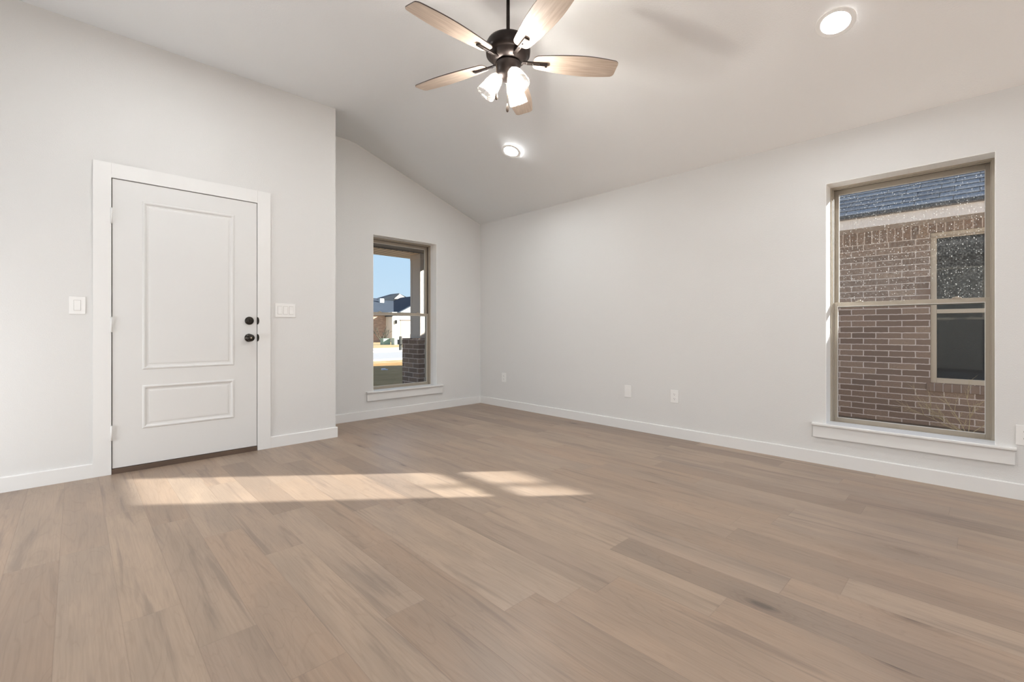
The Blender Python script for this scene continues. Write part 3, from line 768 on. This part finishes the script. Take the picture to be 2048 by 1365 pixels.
cp.build('brick_cap', [M['brick_porch_y'], M['mortar']], pil)
ps = MB(); ps.box(4.02, 4.31, 6.30, 6.59, .852, 2.236, .004)
ps.box(4.012, 4.318, 6.292, 6.598, .86, .93, .003); ps.box(4.012, 4.318, 6.292, 6.598, 2.15, 2.236, .003)
ps.box(4.016, 4.022, 6.545, 6.594, .86, 2.236)
ps.build('pillar_post', M['ext_trim'], pil)

# ------------------------------------------------------------------ neighbouring house (right window)
NX = 7.40
nb = thing('brick_house', (NX, 1.0, G), 'dark brown brick house with blue-grey shingle roof close outside the right window', 'house')
WY0, WY1, WZa, WZb = -.50, .426, .363, 2.165
NY0, NY1 = -3.0, 6.6
mb = wall_with_hole_x(NX, NX + .25, NY0, NY1, G - .3, 2.110, [(WY0, WY1, WZa, WZb - .056)])
mb.box(NX + .25, NX + .3, NY0, NY1, G, 2.3); mb.box(NX, 18, NY1 - .2, NY1, G, 2.4); mb.box(NX, 18, NY0, NY0 + .2, G, 2.4)
mb.build('brick_wall', M['brick_side'], nb)
mb = MB(); mb.box(NX, NX + .25, NY0, WY0, 2.110, 2.300); mb.box(NX, NX + .25, WY1 + .127, NY1, 2.110, 2.300); mb.box(NX, NX + .25, WY0, WY1 + .127, WZb, 2.300)
mb.build('soldier_course', M['brick_soldier'], nb)
mb = MB(); mb.box(NX, NX + .25, WY1, WY1 + .127, 2.110, WZb)
mb.build('brick_infill', M['brick_side'], nb)
mb = MB(); mb.box(NX - .006, NX + .1, WY0 - .02, WY1 + .01, WZa - .098, WZa - .006, mi=1); y = WY0 - .02
while y < WY1 - .01:
    mb.box(NX - .012, NX + .1, y, y + .066, WZa - .100, WZa - .004, .004); y += .0762
mb.build('brick_sill', [M['brick_plain'], M['mortar']], nb)
fr = MB()
fw = .055
fr.box(NX + .03, NX + .10, WY0, WY0 + fw, WZa, WZb, .003); fr.box(NX + .03, NX + .10, WY1 - fw, WY1, WZa, WZb, .003)
fr.box(NX + .03, NX + .10, WY0 + fw, WY1 - fw, WZa, WZa + .06, .003); fr.box(NX + .03, NX + .10, WY0 + fw, WY1 - fw, WZb - .07, WZb, .003)
fr.box(NX + .035, NX + .09, WY0 + fw, WY1 - fw, 1.195, 1.245, .003)
wf = fr.build('window_frame', M['ext_win'], nb)
sub(MB().box(NX + .065, NX + .075, WY0 + .01, WY1 - .01, WZa + .02, WZb - .02), 'pane', M['dark_glass'], wf, nb)
# eave: soffit, fascia, drip edge, roof slopes
box(7.06, NX + .1, NY0 - .3, NY1 + .3, 2.270, 2.285).build('soffit', M['fascia'], nb)
box(7.04, 7.06, NY0 - .3, NY1 + .3, 2.266, 2.392, .002).build('fascia', M['fascia'], nb)
box(7.015, 7.045, NY0 - .3, NY1 + .3, 2.388, 2.432).build('drip_edge', M['drip'], nb)
RP = .48; XRG = 12.0; zR = 2.44 + RP * (XRG - 7.0)
mb = MB()
# stepped shingle courses near the eave, then plain slope
n_c = 24; run = .20
poly = []
for k in range(n_c):
    x = 7.0 + k * run; poly += [(x, 2.432 + RP * (x - 7.0) + .009), (x + run, 2.432 + RP * (x + run - 7.0) + .001)]
poly += [(XRG, zR), (17.0, 2.44), (17.0, 2.40), (XRG, zR - .15), (7.0, 2.40)]
mb.prism(poly, 'y', NY0 - .35, NY1 + .35)
mb.build('roof', M['shingle'], nb)
mb = MB().prism([(7.4, 2.35), (16.6, 2.35), (XRG, zR - .2)], 'y', NY1 - .2, NY1 - .02); mb.build('gable_wall', M['fascia'], nb); mb = MB().prism([(7.4, 2.35), (16.6, 2.35), (XRG, zR - .2)], 'y', NY0 + .02, NY0 + .2); mb.build('gable_wall', M['fascia'], nb)

# roof vent pipe that throws the thin shadow across the sun patch
vx0 = 8.6; vy0 = 2.20 - .845 * (8.6 - 1.91)
vp = thing('vent_pipe', (vx0, vy0, 2.44 + RP * (vx0 - 7)), 'grey plumbing vent pipe standing on the neighbouring roof', 'vent pipe', world=False)
MB().lathe([(0, -.05), (.10, -.05), (.085, .03), (.045, .06), (.04, .06)], 20, cap=False).build('flashing', M['pipe'], vp)
MB().lathe([(.032, 0), (.032, .36), (.026, .36), (.026, .3)], 20, cap=False).build('pipe', M['pipe'], vp)

# ------------------------------------------------------------------ ground outside
struct(box(4.25, NX, -6, 6.6, G - .2, G + .0).build('side_yard', M['dirt']), 'bare brown dirt strip between the houses', 'ground')
mb = MB(); mb.box(-14, 40, 6.6, 14.3, G - .2, G)
struct(mb.build('front_lawn', M['lawn']), 'brown-green lawn in the shade beyond the porch', 'lawn')
struct(box(-14, 60, 14.3, 15.4, G - .2, G + .004).build('dry_lawn_edge', M['verge']), 'straw coloured grass strip before the kerb', 'lawn')
struct(box(-14, 60, 15.4, 16.1, G - .2, G + .02).build('near_curb', M['concrete']), 'pale concrete curb on the near side of the street', 'curb')
struct(box(-14, 80, 16.1, 22.0, G - .2, G - .05).build('street', M['asphalt']), 'grey street crossing beyond the lawn', 'street')
struct(box(-14, 80, 22.0, 25.8, G - .2, G + .02).build('sidewalk', M['concrete']), 'pale sidewalk and driveway apron across the street', 'sidewalk')
struct(box(-14, 80, 25.8, 90, G - .2, G - .0).build('far_lawn', M['verge']), 'straw coloured lawn before the house across the street', 'lawn')
struct(box(-60, -14, -60, 90, G - .4, G - .01).build('ground', M['lawn']), 'open ground to the west', 'ground')
struct(box(-14, 60, -60, -6, G - .4, G - .01).build('ground_back', M['lawn']), 'open ground behind the houses', 'ground')
struct(box(NX + .3, 60, -6, 6.6, G - .4, G - .01).build('ground_side', M['lawn']), 'ground under the neighbouring house', 'ground')

# debris on lawn
st = MB().box(6.27, 6.38, 11.78, 11.86, G, G + .05, .015); st.box(6.36, 6.42, 11.73, 11.79, G, G + .03, .01)
tag(st.build('pale_stone', M['stone']), 'small white stone lying on the shaded lawn', 'stone')

# house across the street
FYH = 38.0
fh = thing('far_house', (22, FYH, G), 'pale house with dark blue roof and garage across the street', 'house')
box(15.0, 21.0, FYH + .6, FYH + 8, G - .1, 2.75).build('brick_wall', M['brick_far'], fh)
gw = MB(); gw.box(20.9, 27.6, FYH - .6, FYH + 6, G - .1, 2.62)
gw.prism([(20.9, 2.33), (25.0, 4.42), (29.1, 2.33)], 'y', FYH - .6, FYH - .3)
gw.build('garage_wall', M['white_trim'], fh)
gd = MB()
for k in range(4): gd.box(21.75, 26.6, FYH - .63, FYH - .58, G + .0 + k * .50, G + .49 + k * .50, .01)
gd.build('garage_door', M['garage'], fh)
box(21.70, 26.65, FYH - .68, FYH - .60, G + 2.0, G + 2.11).build('garage_lintel', M['drip'], fh)
lamp = MB().box(21.18, 21.32, FYH - .76, FYH - .6, 1.55, 1.9, .02); lamp.build('wall_lantern', M['knob'], fh)
rf = MB()
rf.prism([(FYH + .1, 2.62), (FYH + 6, 4.30), (FYH + 12, 2.62), (FYH + 12, 2.5), (FYH + .1, 2.5)], 'x', 12.0, 32.0)
rf.prism([(20.8, 2.30), (25.0, 4.44), (29.2, 2.30), (29.2, 2.2), (25.0, 4.30), (20.8, 2.2)], 'y', FYH - .75, FYH + 5)
rf.build('roof', M['shingle_far'], fh)
r2 = MB().prism([(22.4, 4.1), (24.9, 4.90), (27.0, 4.1)], 'y', FYH + 5.2, FYH + 7); r2.build('dormer_roof', M['shingle_far'], fh)
MB().prism([(24.3, 4.28), (26.0, 4.28), (24.95, 4.82)], 'y', FYH + 5.1, FYH + 5.2).build('dormer_gable', M['stucco'], fh)
MB().prism([(23.7, 3.66), (26.4, 3.66), (25.6, 4.30)], 'y', FYH + 3.4, FYH + 3.5).build('dormer_gable', M['stucco'], fh)
MB().box(22.1, 22.55, FYH + 4.0, FYH + 4.3, 3.70, 4.15, .03).build('roof_vent_glint', M['white_trim'], fh)  # white colour stands in for the bright reflection off this vent

gb = thing('utility_box', (17.35, 32.0, G), 'low green utility box on the far lawn left of the pale box', 'utility box')
box(16.95, 17.55, 31.7, 32.2, G, .28, .03).build('cabinet', M['green_box'], gb); box(16.92, 17.58, 31.66, 32.23, .28, .32, .01).build('lid', M['green_box'], gb)
gb = thing('utility_box', (18.1, 31.4, G), 'pale utility box beside the low green box on the far lawn', 'utility box')
box(17.55, 18.15, 31.1, 31.6, G, .33, .04).build('cabinet', M['pale_box'], gb); box(17.52, 18.18, 31.07, 31.63, .33, .37, .01).build('lid', M['pale_box'], gb)
mbx = thing('mailbox', (11.8, 20.0 + 2.3, G), 'dark mailbox on a post just left of the brick pillar', 'mailbox')
mx, my = 13.02, 22.4
mbx.location = (mx, my, G)
box(mx - .06, mx + .06, my - .06, my + .06, G, .64, .005).build('post', M['post'], mbx)
box(mx - .12, mx + .10, my - .16, my + .16, .18, .46, .03).build('box', M['post'], mbx)

def twiggy(name, base, label, cat, mat, dirs, r0, seed, n_sub):
    rnd = random.Random(seed); mb = MB()
    def branch(p, d, L, r, lvl):
        pts = [Vector(p)]; rs = [r]; d = Vector(d).normalized()
        for k in range(5):
            d = (d + Vector((rnd.uniform(-.10, .10), rnd.uniform(-.14, .14), rnd.uniform(-.10, .08)))).normalized()
            pts.append(pts[-1] + d * L / 5); rs.append(r * (1 - .15 * (k + 1)))
        mb.tube(pts, rs, 5)
        if lvl < 2:
            for q in range(n_sub[lvl]):
                i = rnd.randint(1, 5); t = Vector((rnd.uniform(-.25, .25), rnd.uniform(-.9, .9), rnd.uniform(-.15, .8)))
                branch(pts[i], (d + t * 1.1), L * rnd.uniform(.28, .5), r * .55, lvl + 1)
    for d, L in dirs: branch(base, d, L, r0, 0)
    o = mb.build(name, mat); tag(o, label, cat); return o
twiggy('dry_weed', (6.95, .10, G), 'dry straw-coloured weed with bare branches against the neighbouring brick wall', 'weed', M['weed'],
       [((.05, -.10, 1), .50), ((0, .75, .8), .50), ((0, .95, .50), .50), ((.1, -.6, .7), .4), ((0, .35, 1), .42), ((-.1, .5, .35), .4)], .0045, 3, (7, 4))
twiggy('bare_shrub', (19.6, 36.8, G), 'small dark bare shrub before the far brick wall', 'shrub', M['shrub'],
       [((math.cos(a), .1, 1.2), 1.1) for a in (0, .7, 1.4, 2.1, 2.8)], .05, 5, (7, 4))

for o in S.objects:
    if '_world' in o: del o['_world']
